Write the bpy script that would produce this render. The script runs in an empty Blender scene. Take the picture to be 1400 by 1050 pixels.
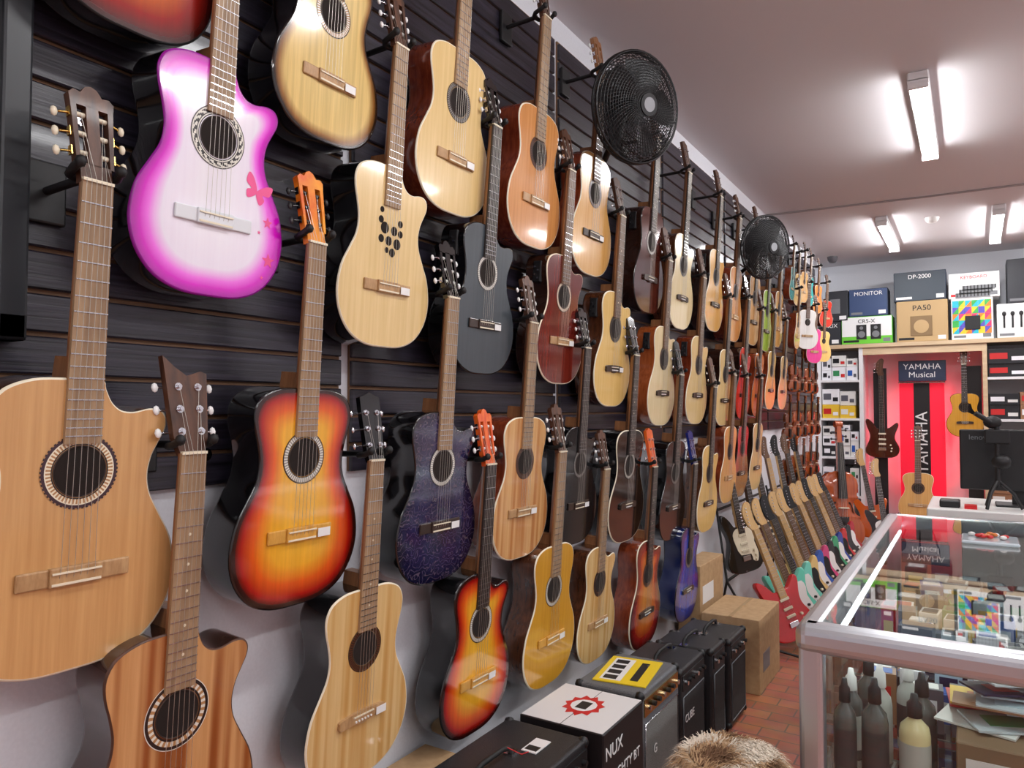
import bpy, bmesh, math, random
from mathutils import Matrix, Vector
random.seed(7)
pi=math.pi
scene=bpy.context.scene
try:
    scene.view_settings.view_transform='Standard'
except Exception: pass

# ------------------------------------------------------------------ materials
def lin(c):
    r=[]
    for x in c[:3]:
        x=x/255.0
        r.append(x/12.92 if x<=0.04045 else ((x+0.055)/1.055)**2.4)
    return (r[0],r[1],r[2],1.0)
_mc={}
def M(name,col,rough=.5,metal=0,coat=0,emit=0,bump=0,bscale=200,var=0):
    if name in _mc: return _mc[name]
    m=bpy.data.materials.new(name); m.use_nodes=True
    nt=m.node_tree; b=nt.nodes['Principled BSDF']
    b.inputs['Base Color'].default_value=lin(col)
    b.inputs['Roughness'].default_value=rough
    b.inputs['Metallic'].default_value=metal
    b.inputs['Coat Weight'].default_value=coat
    b.inputs['Coat Roughness'].default_value=.06
    if emit:
        b.inputs['Emission Color'].default_value=lin(col); b.inputs['Emission Strength'].default_value=emit
    if bump or var:
        tc=nt.nodes.new('ShaderNodeTexCoord'); nz=nt.nodes.new('ShaderNodeTexNoise')
        nz.inputs['Scale'].default_value=bscale; nz.inputs['Detail'].default_value=3
        nt.links.new(tc.outputs['Object'],nz.inputs['Vector'])
        if bump:
            bp=nt.nodes.new('ShaderNodeBump'); bp.inputs['Strength'].default_value=bump; bp.inputs['Distance'].default_value=.002
            nt.links.new(nz.outputs['Fac'],bp.inputs['Height']); nt.links.new(bp.outputs['Normal'],b.inputs['Normal'])
        if var:
            rp=nt.nodes.new('ShaderNodeValToRGB')
            k=[max(0,x-var) for x in col]; k2=[min(255,x+var) for x in col]
            rp.color_ramp.elements[0].position=.3; rp.color_ramp.elements[1].position=.7
            rp.color_ramp.elements[0].color=lin(k); rp.color_ramp.elements[1].color=lin(k2)
            nt.links.new(nz.outputs['Fac'],rp.inputs['Fac']); nt.links.new(rp.outputs['Color'],b.inputs['Base Color'])
    _mc[name]=m; return m

def WOOD(name,c1,c2,rough=.22,coat=.7,scale=(90,90,3),burst=None,bump=0,stripe=None):
    """procedural wood: grain stretched along the object's long axis; optional sunburst by the 'burst' mesh attribute"""
    if name in _mc: return _mc[name]
    m=bpy.data.materials.new(name); m.use_nodes=True
    nt=m.node_tree; b=nt.nodes['Principled BSDF']; L=nt.links.new
    b.inputs['Roughness'].default_value=rough; b.inputs['Coat Weight'].default_value=coat; b.inputs['Coat Roughness'].default_value=.07
    tc=nt.nodes.new('ShaderNodeTexCoord'); mp=nt.nodes.new('ShaderNodeMapping'); mp.inputs['Scale'].default_value=scale
    nz=nt.nodes.new('ShaderNodeTexNoise'); nz.inputs['Scale'].default_value=1; nz.inputs['Detail'].default_value=4; nz.inputs['Roughness'].default_value=.6
    L(tc.outputs['Object'],mp.inputs['Vector']); L(mp.outputs['Vector'],nz.inputs['Vector'])
    rp=nt.nodes.new('ShaderNodeValToRGB'); rp.color_ramp.elements[0].position=.32; rp.color_ramp.elements[1].position=.68
    rp.color_ramp.elements[0].color=lin(c1); rp.color_ramp.elements[1].color=lin(c2)
    L(nz.outputs['Fac'],rp.inputs['Fac']); out=rp.outputs['Color']
    if stripe:
        mp2=nt.nodes.new('ShaderNodeMapping'); mp2.inputs['Scale'].default_value=(28,28,.5)
        n2=nt.nodes.new('ShaderNodeTexNoise'); n2.inputs['Scale'].default_value=1; n2.inputs['Detail'].default_value=1
        L(tc.outputs['Object'],mp2.inputs['Vector']); L(mp2.outputs['Vector'],n2.inputs['Vector'])
        r2=nt.nodes.new('ShaderNodeValToRGB'); r2.color_ramp.elements[0].position=.42; r2.color_ramp.elements[1].position=.56
        r2.color_ramp.elements[0].color=lin(stripe); r2.color_ramp.elements[1].color=(1,1,1,1)
        L(n2.outputs['Fac'],r2.inputs['Fac'])
        mx=nt.nodes.new('ShaderNodeMixRGB'); mx.blend_type='MULTIPLY'; mx.inputs['Fac'].default_value=1
        L(out,mx.inputs[1]); L(r2.outputs['Color'],mx.inputs[2]); out=mx.outputs['Color']
    if burst:
        at=nt.nodes.new('ShaderNodeAttribute'); at.attribute_name='burst'
        rb=nt.nodes.new('ShaderNodeValToRGB'); e=rb.color_ramp.elements
        while len(e)<len(burst): e.new(.5)
        for i,(p,c) in enumerate(burst):
            e[i].position=p; e[i].color=lin(c)
        L(at.outputs['Fac'],rb.inputs['Fac'])
        mx=nt.nodes.new('ShaderNodeMixRGB'); mx.blend_type='MULTIPLY'; mx.inputs['Fac'].default_value=1
        L(out,mx.inputs[1]); L(rb.outputs['Color'],mx.inputs[2]); out=mx.outputs['Color']
    L(out,b.inputs['Base Color'])
    if bump:
        bp=nt.nodes.new('ShaderNodeBump'); bp.inputs['Strength'].default_value=bump; bp.inputs['Distance'].default_value=.002
        L(nz.outputs['Fac'],bp.inputs['Height']); L(bp.outputs['Normal'],b.inputs['Normal'])
    _mc[name]=m; return m

def GLASS(name,tint=(250,254,252)):
    """thin pane: clear transmission plus Schlick reflection"""
    if name in _mc: return _mc[name]
    m=bpy.data.materials.new(name); m.use_nodes=True; nt=m.node_tree
    nt.nodes.remove(nt.nodes['Principled BSDF'])
    o=nt.nodes['Material Output']; t=nt.nodes.new('ShaderNodeBsdfTransparent'); g=nt.nodes.new('ShaderNodeBsdfGlossy')
    t.inputs['Color'].default_value=lin(tint); g.inputs['Roughness'].default_value=.01
    lw_=nt.nodes.new('ShaderNodeLayerWeight'); lw_.inputs['Blend'].default_value=.5
    pw=nt.nodes.new('ShaderNodeMath'); pw.operation='POWER'; pw.inputs[1].default_value=4.2
    ma=nt.nodes.new('ShaderNodeMath'); ma.operation='MULTIPLY_ADD'; ma.inputs[1].default_value=.9; ma.inputs[2].default_value=.04; ma.use_clamp=True
    mx=nt.nodes.new('ShaderNodeMixShader'); L=nt.links.new
    L(lw_.outputs['Facing'],pw.inputs[0]); L(pw.outputs[0],ma.inputs[0])
    L(ma.outputs[0],mx.inputs[0]); L(t.outputs[0],mx.inputs[1]); L(g.outputs[0],mx.inputs[2]); L(mx.outputs[0],o.inputs['Surface'])
    _mc[name]=m; return m

# ------------------------------------------------------------------ mesh builder
class MB:
    def __init__(s): s.v=[];s.f=[];s.m=[];s.sm=[];s.a=[];s.mats=[]
    def mi(s,mat):
        if mat not in s.mats: s.mats.append(mat)
        return s.mats.index(mat)
    def add(s,vs,fs,mat,smooth=False,att=None,T=None):
        o=len(s.v); k=s.mi(mat)
        for i,p in enumerate(vs):
            p=Vector(p)
            if T is not None: p=T@p
            s.v.append(p); s.a.append(att[i] if att else 0.0)
        for f in fs:
            s.f.append([o+i for i in f]); s.m.append(k); s.sm.append(smooth)
    def box(s,x0,x1,y0,y1,z0,z1,mat,T=None):
        vs=[(x,y,z) for x in (x0,x1) for y in (y0,y1) for z in (z0,z1)]
        s.add(vs,[(0,1,3,2),(4,6,7,5),(0,4,5,1),(2,3,7,6),(0,2,6,4),(1,5,7,3)],mat,T=T)
    def bbox(s,x0,x1,y0,y1,z0,z1,mat,r=.01,T=None,n=3):
        """box with rounded edges"""
        bm=bmesh.new(); bmesh.ops.create_cube(bm,size=1)
        for v in bm.verts:
            v.co=Vector(((x0+x1)/2+v.co.x*(x1-x0),(y0+y1)/2+v.co.y*(y1-y0),(z0+z1)/2+v.co.z*(z1-z0)))
        bmesh.ops.bevel(bm,geom=list(bm.edges),offset=r,segments=n,affect='EDGES',profile=.5)
        bm.verts.ensure_lookup_table()
        s.add([v.co.copy() for v in bm.verts],[[v.index for v in f.verts] for f in bm.faces],mat,smooth=False,T=T)
        bm.free()
    def cyl(s,p0,p1,r0,mat,r1=None,n=12,caps=True,T=None,smooth=True):
        p0=Vector(p0);p1=Vector(p1); r1=r0 if r1 is None else r1
        d=(p1-p0).normalized(); a=Vector((0,0,1)) if abs(d.z)<.9 else Vector((1,0,0))
        u=d.cross(a).normalized(); w=d.cross(u)
        vs=[];fs=[]
        for i in range(n):
            t=2*pi*i/n; q=u*math.cos(t)+w*math.sin(t)
            vs.append(p0+q*r0); vs.append(p1+q*r1)
        for i in range(n):
            j=(i+1)%n; fs.append((2*i,2*j,2*j+1,2*i+1))
        s.add(vs,fs,mat,smooth=smooth,T=T)
        if caps:
            s.add([vs[2*i] for i in range(n)],[list(range(n))],mat,T=T)
            s.add([vs[2*i+1] for i in range(n)],[list(range(n))],mat,T=T)
    def tube(s,pts,r,mat,n=8,closed=False,T=None):
        pts=[Vector(p) for p in pts]; N=len(pts); vs=[];fs=[]
        ref=None
        for i,p in enumerate(pts):
            a=pts[(i-1)%N] if (closed or i>0) else pts[i]; b=pts[(i+1)%N] if (closed or i<N-1) else pts[i]
            d=(b-a).normalized()
            if ref is None:
                ref=Vector((0,0,1)) if abs(d.z)<.9 else Vector((1,0,0))
            u=d.cross(ref)
            if u.length<1e-5: u=d.cross(Vector((.3,.9,.1)))
            u.normalize(); w=d.cross(u)
            for k in range(n):
                t=2*pi*k/n; vs.append(p+(u*math.cos(t)+w*math.sin(t))*r)
        for i in range(N if closed else N-1):
            j=(i+1)%N
            for k in range(n):
                l=(k+1)%n; fs.append((i*n+k,i*n+l,j*n+l,j*n+k))
        s.add(vs,fs,mat,smooth=True,T=T)
    def prism(s,ol,y0,y1,mat,T=None,side=None,smooth=False):
        """outline in (x,z) extruded in y"""
        n=len(ol)
        s.add([(x,y0,z) for x,z in ol],[list(range(n))],mat,T=T)
        s.add([(x,y1,z) for x,z in ol],[list(range(n))],mat,T=T)
        s.add([(x,y0,z) for x,z in ol]+[(x,y1,z) for x,z in ol],[(i,(i+1)%n,n+(i+1)%n,n+i) for i in range(n)],side or mat,smooth=smooth,T=T)
    def ell(s,c,r,mat,n=12,T=None):
        vs=[];fs=[];m=n//2
        for i in range(m+1):
            th=pi*i/m
            for k in range(n):
                ph=2*pi*k/n
                vs.append((c[0]+r[0]*math.sin(th)*math.cos(ph),c[1]+r[1]*math.sin(th)*math.sin(ph),c[2]+r[2]*math.cos(th)))
        for i in range(m):
            for k in range(n):
                l=(k+1)%n; fs.append((i*n+k,i*n+l,(i+1)*n+l,(i+1)*n+k))
        s.add(vs,fs,mat,smooth=True,T=T)
    def lathe(s,prof,mat,n=24,T=None,c=(0,0,0)):
        vs=[];fs=[];N=len(prof)
        for r,z in prof:
            for k in range(n):
                t=2*pi*k/n; vs.append((c[0]+r*math.cos(t),c[1]+r*math.sin(t),c[2]+z))
        for i in range(N-1):
            for k in range(n):
                l=(k+1)%n; fs.append((i*n+k,i*n+l,(i+1)*n+l,(i+1)*n+k))
        s.add(vs,fs,mat,smooth=True,T=T)
    def obj(s,name,loc=(0,0,0),rot=(0,0,0),scale=1,parent=None,recalc=True):
        me=bpy.data.meshes.new(name); me.from_pydata([tuple(p) for p in s.v],[],s.f)
        for m in s.mats: me.materials.append(m)
        me.polygons.foreach_set('material_index',s.m); me.polygons.foreach_set('use_smooth',s.sm)
        at=me.attributes.new('burst','FLOAT','POINT'); at.data.foreach_set('value',s.a)
        me.update()
        if recalc:
            bm=bmesh.new(); bm.from_mesh(me); bmesh.ops.recalc_face_normals(bm,faces=bm.faces); bm.to_mesh(me); bm.free()
        o=bpy.data.objects.new(name,me); scene.collection.objects.link(o)
        o.location=loc; o.rotation_euler=rot
        o.scale=(scale,)*3 if not hasattr(scale,'__len__') else scale
        if parent: o.parent=parent
        return o

def crom(P,sub,closed=True):
    n=len(P); out=[]
    for i in range(n if closed else n-1):
        p0,p1,p2,p3=[P[(i+k)%n] if closed else P[min(max(i+k,0),n-1)] for k in (-1,0,1,2)]
        for j in range(sub):
            t=j/sub
            out.append(tuple(.5*((2*b)+(-a+c)*t+(2*a-5*b+4*c-d)*t*t+(-a+3*b-3*c+d)*t**3) for a,b,c,d in zip(p0,p1,p2,p3)))
    if not closed: out.append(tuple(P[-1]))
    return out
def RX(a): return Matrix.Rotation(math.radians(a),4,'X')
def RY(a): return Matrix.Rotation(math.radians(a),4,'Y')
def RZ(a): return Matrix.Rotation(math.radians(a),4,'Z')
def TR(x,y,z): return Matrix.Translation((x,y,z))

def text(s,body,size,loc,rot,mat,parent,align='CENTER',ext=.0008):
    c=bpy.data.curves.new(s,'FONT'); c.body=body; c.size=size; c.align_x=align; c.align_y='CENTER'; c.extrude=ext
    c.materials.append(mat)
    o=bpy.data.objects.new(s,c); scene.collection.objects.link(o); o.parent=parent; o.location=loc; o.rotation_euler=rot
    return o
R_PX=(pi/2,0,pi/2)     # text facing +x
R_NY=(pi/2,0,0)        # text facing -y

# common materials
black=M('black_gloss',(13,13,15),.12,coat=.8)
blackm=M('black_matte',(24,24,26),.5)
rubber=M('black_rubber',(18,18,19),.6)
chrome=M('chrome',(215,215,220),.15,metal=1)
gold=M('brass_hardware',(205,170,95),.25,metal=1)
white=M('white_plastic',(238,238,236),.35)
cream=M('cream_plastic',(236,226,200),.35)
hole_shade=M('soundhole_shade',(26,15,9),.9)  # shade inside the sound holes, put into flat dark shapes on the top
fbL=WOOD('fretboard_light',(128,100,74),(174,144,110),.5,.1,(70,70,5))
fbD=WOOD('fretboard_dark',(30,24,22),(52,42,38),.45,.1,(70,70,5))
fbM=WOOD('fretboard_rosewood',(84,58,42),(120,88,64),.45,.1,(70,70,5))
neckW=WOOD('neck_mahogany',(120,78,48),(158,108,70),.35,.3,(60,60,4))
string=M('guitar_string',(200,195,185),.3,metal=.8)
dkwal=WOOD('walnut_dark',(52,28,18),(96,58,36),.5,.08,(50,50,4))
brW=WOOD('bridge_wood_light',(158,118,76),(196,158,112),.4,.2,(70,70,20))
brD=WOOD('bridge_wood_dark',(40,28,22),(66,48,38),.4,.2,(70,70,20))
brWh=M('bridge_white',(225,228,232),.4)
brY=WOOD('bridge_yellow',(196,140,50),(224,170,80),.4,.2,(70,70,20))
T={
 'tan':WOOD('top_tan',(198,148,92),(214,166,108)),
 'spruce':WOOD('top_spruce',(220,188,126),(232,202,144)),
 'spruce2':WOOD('top_spruce_pale',(226,204,156),(236,216,172)),
 'cedar':WOOD('top_cedar',(196,130,70),(214,150,86)),
 'honey':WOOD('top_honey',(210,156,84),(224,174,102)),
 'stripe':WOOD('top_striped',(208,156,98),(222,176,118),stripe=(222,192,168)),
 'stripeB':WOOD('top_striped_brown',(194,140,86),(212,160,106),stripe=(184,138,104)),
 'stripeY':WOOD('top_striped_yellow',(216,178,116),(228,194,136),stripe=(234,216,186)),
 'goldy':WOOD('top_gold',(202,144,38),(214,158,48)),
 'yel':WOOD('top_yellow',(228,186,108),(238,200,124)),
 'mah':WOOD('top_mahogany',(92,24,18),(122,38,26),.12,.9),
 'brown':WOOD('top_brown',(88,42,26),(120,62,38),.12,.9),
 'quilt':WOOD('top_quilted',(50,18,14),(92,36,26),.1,.95,scale=(40,40,26)),
 'red':WOOD('top_red',(190,38,24),(210,56,34)),
 'orange':WOOD('top_orange',(214,116,50),(228,136,66)),
 'charcoal':WOOD('top_charcoal',(52,60,66),(60,68,74),.28,.6),
 'black':black,
 'blackm':WOOD('top_black_satin',(18,18,20),(24,24,27),.2,.7),
 'blue':WOOD('top_blue',(24,66,160),(40,92,196),burst=[(0,(255,255,255)),(.6,(220,220,255)),(1,(60,60,120))]),
 'pink':WOOD('top_pinkwhite',(252,250,252),(255,255,255),.15,.9,burst=[(0,(250,248,252)),(.64,(244,236,250)),(.79,(246,116,234)),(.88,(222,14,202)),(1,(156,0,148))]),
 'sun':WOOD('top_sunburst',(236,236,236),(255,255,255),.12,.95,burst=[(0,(250,196,60)),(.45,(246,176,44)),(.68,(232,96,24)),(.85,(176,24,14)),(.94,(50,8,6)),(1,(12,6,6))]),
 'sunred':WOOD('top_redburst',(236,236,236),(255,255,255),.12,.95,burst=[(0,(232,160,60)),(.45,(220,110,40)),(.72,(160,24,18)),(.95,(60,8,8)),(1,(30,6,6))]),
 'sunyel':WOOD('top_natural_burst',(226,220,208),(255,250,240),.15,.9,burst=[(0,(240,218,156)),(.78,(234,206,136)),(.9,(150,104,52)),(.96,(44,26,16)),(1,(20,12,10))]),
 'purple':WOOD('top_purple',(30,29,60),(50,42,82),.1,.95,scale=(14,14,14),bump=.5,burst=[(0,(255,255,255)),(.7,(230,230,255)),(1,(60,60,140))]),
 'green':WOOD('top_green',(150,190,60),(175,210,80)),
 'white':WOOD('top_white',(232,232,228),(244,244,240)),
 'hotpink':WOOD('top_hotpink',(224,60,140),(238,80,160)),
 'teal':WOOD('top_teal',(40,150,150),(60,175,170)),
}
def filigree():
    m=T['purple']; nt=m.node_tree; b=nt.nodes['Principled BSDF']; L=nt.links.new
    src=b.inputs['Base Color'].links[0].from_socket
    tc=nt.nodes.new('ShaderNodeTexCoord'); w=nt.nodes.new('ShaderNodeTexWave'); w.wave_type='RINGS'; w.inputs['Scale'].default_value=16; w.inputs['Distortion'].default_value=16; w.inputs['Detail'].default_value=1; w.inputs['Detail Scale'].default_value=2.4
    L(tc.outputs['Object'],w.inputs['Vector'])
    r=nt.nodes.new('ShaderNodeValToRGB'); r.color_ramp.elements[0].position=.9; r.color_ramp.elements[1].position=.98
    L(w.outputs['Fac'],r.inputs['Fac']); mx=nt.nodes.new('ShaderNodeMixRGB'); mx.inputs[2].default_value=lin((88,74,84))
    L(r.outputs['Color'],mx.inputs[0]); L(src,mx.inputs[1]); L(mx.outputs[0],b.inputs['Base Color'])
filigree()
SD={'black':black,'brown':WOOD('side_brown',(60,34,20),(98,56,34),.12,.9),'mah':WOOD('side_mahogany',(104,40,22),(144,66,36),.12,.9),
 'orange':WOOD('side_orange',(150,72,34),(184,98,50),.12,.9),'dark':WOOD('side_dark',(36,21,16),(60,34,24),.12,.9),'blue':M('side_blue',(14,30,80),.12,coat=.9)}
pinkm=M('pink_decal',(240,90,150),.3)

# ------------------------------------------------------------------ acoustic guitar
RH=[(.0,.0),(.07,.004),(.128,.028),(.168,.075),(.184,.135),(.174,.2),(.148,.25),(.127,.29),(.121,.33),(.128,.37),(.139,.41),(.14,.445),(.122,.475),(.08,.492),(.03,.495)]
CUT=[(.0,.0),(.07,.004),(.128,.028),(.168,.075),(.184,.135),(.174,.2),(.148,.25),(.127,.29),(.121,.325),(.127,.358),(.14,.385),(.151,.408),(.1515,.428),(.14,.4415),(.118,.444),(.09,.438),(.066,.441),(.048,.456),(.037,.478),(.028,.495)]
def outline(cut,sub):
    R=CUT if cut else RH
    Lh=[(-x,z) for x,z in reversed(RH[1:])]
    return crom(list(R)+Lh,sub)
def slothead(mb,mat,peg,metal,T):
    mb.box(-.026,.026,0,.016,-.004,.03,mat,T)
    for sx in (-1,1):
        mb.prism([(sx*.0245,.028),(sx*.031,.028),(sx*.036,.135),(sx*.0265,.135)],0,.016,mat,T)
    mb.prism([(-.0105,.028),(.0105,.028),(.0105,.135),(-.0105,.135)],0,.016,mat,T)
    mb.prism([(-.036,.132),(.036,.132),(.038,.15),(.03,.158),(.018,.156),(.01,.168),(0,.172),(-.01,.168),(-.018,.156),(-.03,.158),(-.038,.15)],0,.016,mat,T)
    for i in range(3):
        z=.05+i*.034
        for sx in (-1,1):
            mb.cyl((sx*.009,.008,z),(sx*.03,.008,z),.0045,peg,n=8,T=T)
            mb.cyl((sx*.03,.009,z),(sx*.05,.013,z-.003),.0022,metal,n=6,T=T)
            mb.ell((sx*.056,.014,z-.004),(.006,.005,.009),peg,8,T)
            mb.box(.0345 if sx>0 else -.037,.037 if sx>0 else -.0345,.004,.014,z-.008,z+.008,metal,T)
def solidhead(mb,mat,peg,metal,T,flare=False):
    if flare: ol=[(-.024,-.004),(.024,-.004),(.034,.03),(.042,.15),(.03,.155),(0,.145),(-.022,.16),(-.046,.182),(-.036,.03)]
    else: ol=[(-.024,-.004),(.024,-.004),(.031,.02),(.036,.14),(.036,.165),(.018,.17),(0,.178),(-.018,.17),(-.036,.165),(-.036,.14),(-.031,.02)]
    mb.prism(ol,0,.014,mat,T)
    for i in range(3):
        z=.04+i*.042
        for sx in (-1,1):
            mb.cyl((sx*.02,0,z),(sx*.02,-.008,z),.004,metal,n=8,T=T)
            mb.cyl((sx*.02,0,z),(sx*.02,-.002,z),.0075,metal,n=10,T=T)
            mb.cyl((sx*.034,.016,z),(sx*.05,.016,z),.0025,metal,n=6,T=T)
            mb.ell((sx*.056,.016,z),(.007,.004,.009),peg,8,T)
def acoustic(name,Y,zb,s=1.0,cut=0,top='spruce',side='black',bind=None,ros=('w','k'),fb=fbM,head=dkwal,bridge=brW,slot=1,yaw=0,roll=0,tilt=4,fx=.145,peg=None,metal=None,extra=(),sub=4,tag=0,loc=None,wide=1.0,neckr=None,hanger=True,rot=None):
    mb=MB(); peg=peg or (white if slot else chrome); metal=metal or chrome
    tm=T[top]; sm=SD[side]; bm_=bind or cream
    ol=[(x*wide,z) for x,z in outline(cut,sub)]; n=len(ol); D=.095
    rings=[.975,.94,.9,.85,.8,.74,.68,.6,.5,.35,.2]
    core=[(0,min(max(z,.17),.35)) for x,z in ol]
    vs=[];fs=[]
    for q,y in ((1.0,.004),(.994,.0008),(.975,0)):
        for (x,z),(cx,cz) in zip(ol,core): vs.append((cx+(x-cx)*q,y,cz+(z-cz)*q))
    for k in range(2):
        for i in range(n):
            j=(i+1)%n; fs.append((k*n+i,k*n+j,(k+1)*n+j,(k+1)*n+i))
    mb.add(vs,fs,bm_,smooth=True)
    vs=[];fs=[];at=[]
    for q in rings:
        for (x,z),(cx,cz) in zip(ol,core): vs.append((cx+(x-cx)*q,0,cz+(z-cz)*q)); at.append(q)
    for k in range(len(rings)-1):
        for i in range(n):
            j=(i+1)%n; fs.append((k*n+i,k*n+j,(k+1)*n+j,(k+1)*n+i))
    fs.append([(len(rings)-1)*n+i for i in range(n)])
    mb.add(vs,fs,tm,att=at)
    vs=[];fs=[]
    prof=[(1.0,.004),(1.0,.008),(1.0,D-.008),(.992,D-.002),(.975,D)]
    for q,y in prof:
        for (x,z),(cx,cz) in zip(ol,core): vs.append((cx+(x-cx)*q,y,cz+(z-cz)*q))
    for k in range(len(prof)-1):
        for i in range(n):
            j=(i+1)%n; fs.append((k*n+i,k*n+j,(k+1)*n+j,(k+1)*n+i))
    mb.add(vs,fs,sm,smooth=True)
    mb.add(vs[-n:],[list(range(n))],sm)
    hz=.338; hr=.044
    if 'multi' in extra:
        for (hx,hz2,r) in [(-.036,.372,.008),(-.038,.345,.010),(-.022,.325,.016),(.016,.322,.013),(-.034,.294,.011),(-.004,.292,.013),(.04,.346,.010),(.042,.318,.010),(.030,.288,.015),(-.01,.266,.008),(.012,.262,.012)]:
            mb.add([(hx+r*math.cos(2*pi*k/24),-.0006,hz2+r*math.sin(2*pi*k/24)) for k in range(24)],[list(range(24))],hole_shade)
    else:
        N=48; NR=110
        mb.add([(hr*math.cos(2*pi*k/N),-.0006,hz+hr*math.sin(2*pi*k/N)) for k in range(N)],[list(range(N))],hole_shade)
        mb.tube([((hr-.001)*math.cos(2*pi*k/N),-.0004,hz+(hr-.001)*math.sin(2*pi*k/N)) for k in range(N)],.0012,brD,6,True)
        dk=M('rosette_dark',(36,26,24),.3,coat=.5); wt=M('rosette_light',(226,222,210),.3,coat=.5); tn=M('rosette_tan',(178,132,84),.3,coat=.5); gn=M('rosette_brown',(104,58,34),.3,coat=.5); gy=M('rosette_grey',(150,146,140),.3,coat=.5); pu=M('rosette_plum',(58,34,44),.3,coat=.5)
        cm={'w':wt,'k':dk,'t':tn,'g':gn,'y':gy}
        def ann(r0,r1,m1,m2,y,cnt=NR,off=0):
            for k in range(cnt):
                a0=2*pi*(k+off)/cnt;a1=2*pi*(k+1+off)/cnt
                mb.add([(r*math.cos(a),y,hz+r*math.sin(a)) for r,a in ((r0,a0),(r1,a0),(r1,a1),(r0,a1))],[(0,1,2,3)],m1 if k%2 else m2)
        if 'key' in extra:      # greek-key style
            ann(hr+.002,hr+.004,dk,dk,-.0008); ann(hr+.004,hr+.02,wt,wt,-.0007)
            ann(hr+.0065,hr+.0085,dk,dk,-.0009,40); ann(hr+.0085,hr+.0125,dk,wt,-.0009,40); ann(hr+.0125,hr+.0145,dk,wt,-.0009,40,.5); ann(hr+.0145,hr+.0165,dk,wt,-.0009,40,1); ann(hr+.019,hr+.021,dk,dk,-.0008)
        elif 'plum' in extra:   # tan inlay with plum outer ring
            ann(hr+.001,hr+.003,dk,dk,-.0008); ann(hr+.003,hr+.011,tn,cream,-.0008); ann(hr+.011,hr+.013,cream,cream,-.0008); ann(hr+.013,hr+.018,pu,pu,-.0008); ann(hr+.018,hr+.020,tn,dk,-.0008)
        elif 'band' in extra:
            ann(hr+.001,hr+.005,dk,dk,-.0008); ann(hr+.005,hr+.014,wt,tn,-.0008,60); ann(hr+.014,hr+.020,dk,dk,-.0008); ann(hr+.020,hr+.0215,wt,wt,-.0008)
        elif ros:
            w=.016
            ann(hr+.001,hr+.003,dk,dk,-.0008); ann(hr+.003,hr+w-.003,cm[ros[0]],cm[ros[1]],-.0008); ann(hr+w-.0025,hr+w,dk,dk,-.0008)
    NZ=.825
    mb.add([(-.03,.0,.485),(.03,.0,.485),(.03,.006,.485),(.016,.024,.485),(-.016,.024,.485),(-.03,.006,.485),
            (-.0255,.0,NZ),(.0255,.0,NZ),(.0255,.005,NZ),(.013,.019,NZ),(-.013,.019,NZ),(-.0255,.005,NZ)],
           [(0,1,7,6),(1,2,8,7),(2,3,9,8),(3,4,10,9),(4,5,11,10),(5,0,6,11),(0,1,2,3,4,5),(6,7,8,9,10,11)],neckr or neckW)
    mb.prism([(-.018,.488),(.018,.488),(.014,.53),(-.014,.53)],.005,.075,neckr or neckW)
    fe=.385
    mb.prism([(-.0305,fe),(.0305,fe),(.0255,NZ),(-.0255,NZ)],-.0065,.0,fb)
    SC=NZ-.165
    for k in range(1,19):
        z=NZ-SC*(1-2**(-k/12.0))
        if z<fe+.003: break
        w=.0255+.005*(NZ-z)/(NZ-fe)
        mb.box(-w,w,-.0078,-.0065,z-.0009,z+.0009,chrome)
    for k in (5,7,9,12,15):
        z=NZ-SC*(1-2**(-(k-.5)/12.0))
        if not slot: mb.cyl((0,-.0069,z),(0,-.0064,z),.003,cream,n=8)
    mb.box(-.0255,.0255,-.0095,0,NZ-.002,NZ+.003,cream)
    HT=TR(0,-.002,NZ)@RX(-13)
    if slot: slothead(mb,head,peg,metal,HT)
    else: solidhead(mb,head,peg,metal,HT,flare='flare' in extra)
    if slot:
        mb.bbox(-.092,-.042,-.006,0,.15,.18,bridge,.0025,n=2); mb.bbox(.042,.092,-.006,0,.15,.18,bridge,.0025,n=2)
        mb.bbox(-.043,.043,-.0105,0,.149,.181,bridge,.002,n=2)
        mb.box(-.04,.04,-.013,-.01,.171,.174,cream)
        mb.box(-.04,.04,-.0115,-.01,.152,.156,cream)
    else:
        mb.prism(crom([(-.078,.15),(-.03,.152),(0,.146),(.03,.152),(.078,.15),(.082,.165),(.074,.176),(0,.18),(-.074,.176),(-.082,.165)],2),-.009,0,bridge)
        mb.box(-.036,.036,-.0125,-.008,.169,.172,cream)
        for k in range(6): mb.cyl((-.027+k*.0108,-.012,.158),(-.027+k*.0108,-.008,.158),.0028,white,n=6)
    for k in range(6):
        xb=-.028+k*.0112; xn=-.0205+k*.0082
        mb.cyl((xb,-.0125,.172 if slot else .17),(xn,-.0098,NZ),.00055,string,n=4,caps=False)
        if slot: mb.cyl((xb,-.0125,.172),(xb,-.008,.155),.00055,string,n=4,caps=False)
        i=k if k<3 else 5-k; zz=(.05+i*.034) if slot else (.04+i*.042)
        xx=(.018 if slot else .02)*(-1 if k<3 else 1)
        q=HT@Vector((xx,(.003 if slot else -.005),zz))
        mb.cyl((xn,-.0098,NZ),q,.0005,string,n=4,caps=False)
    if tag: mb.box(.045,.082,-.0125,-.0115,.152,.172,white)
    if 'eq' in extra:
        mb.bbox(-.1385*wide-.006,-.1385*wide+.02,.025,.06,.375,.455,blackm,.004,n=2)
        for i in range(4): mb.cyl((-.1385*wide-.006,.036+.013*(i%2),.39+.014*i),(-.1385*wide-.012,.036+.013*(i%2),.39+.014*i),.004,chrome,n=8)
    if 'guard' in extra:
        g=crom([(.045,.375),(.03,.29),(.05,.27),(.085,.255),(.1,.275),(.075,.315),(.06,.37)],4)
        mb.prism(g,-.0012,0,M('pickguard_black',(16,14,14),.1,coat=.8))
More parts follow.
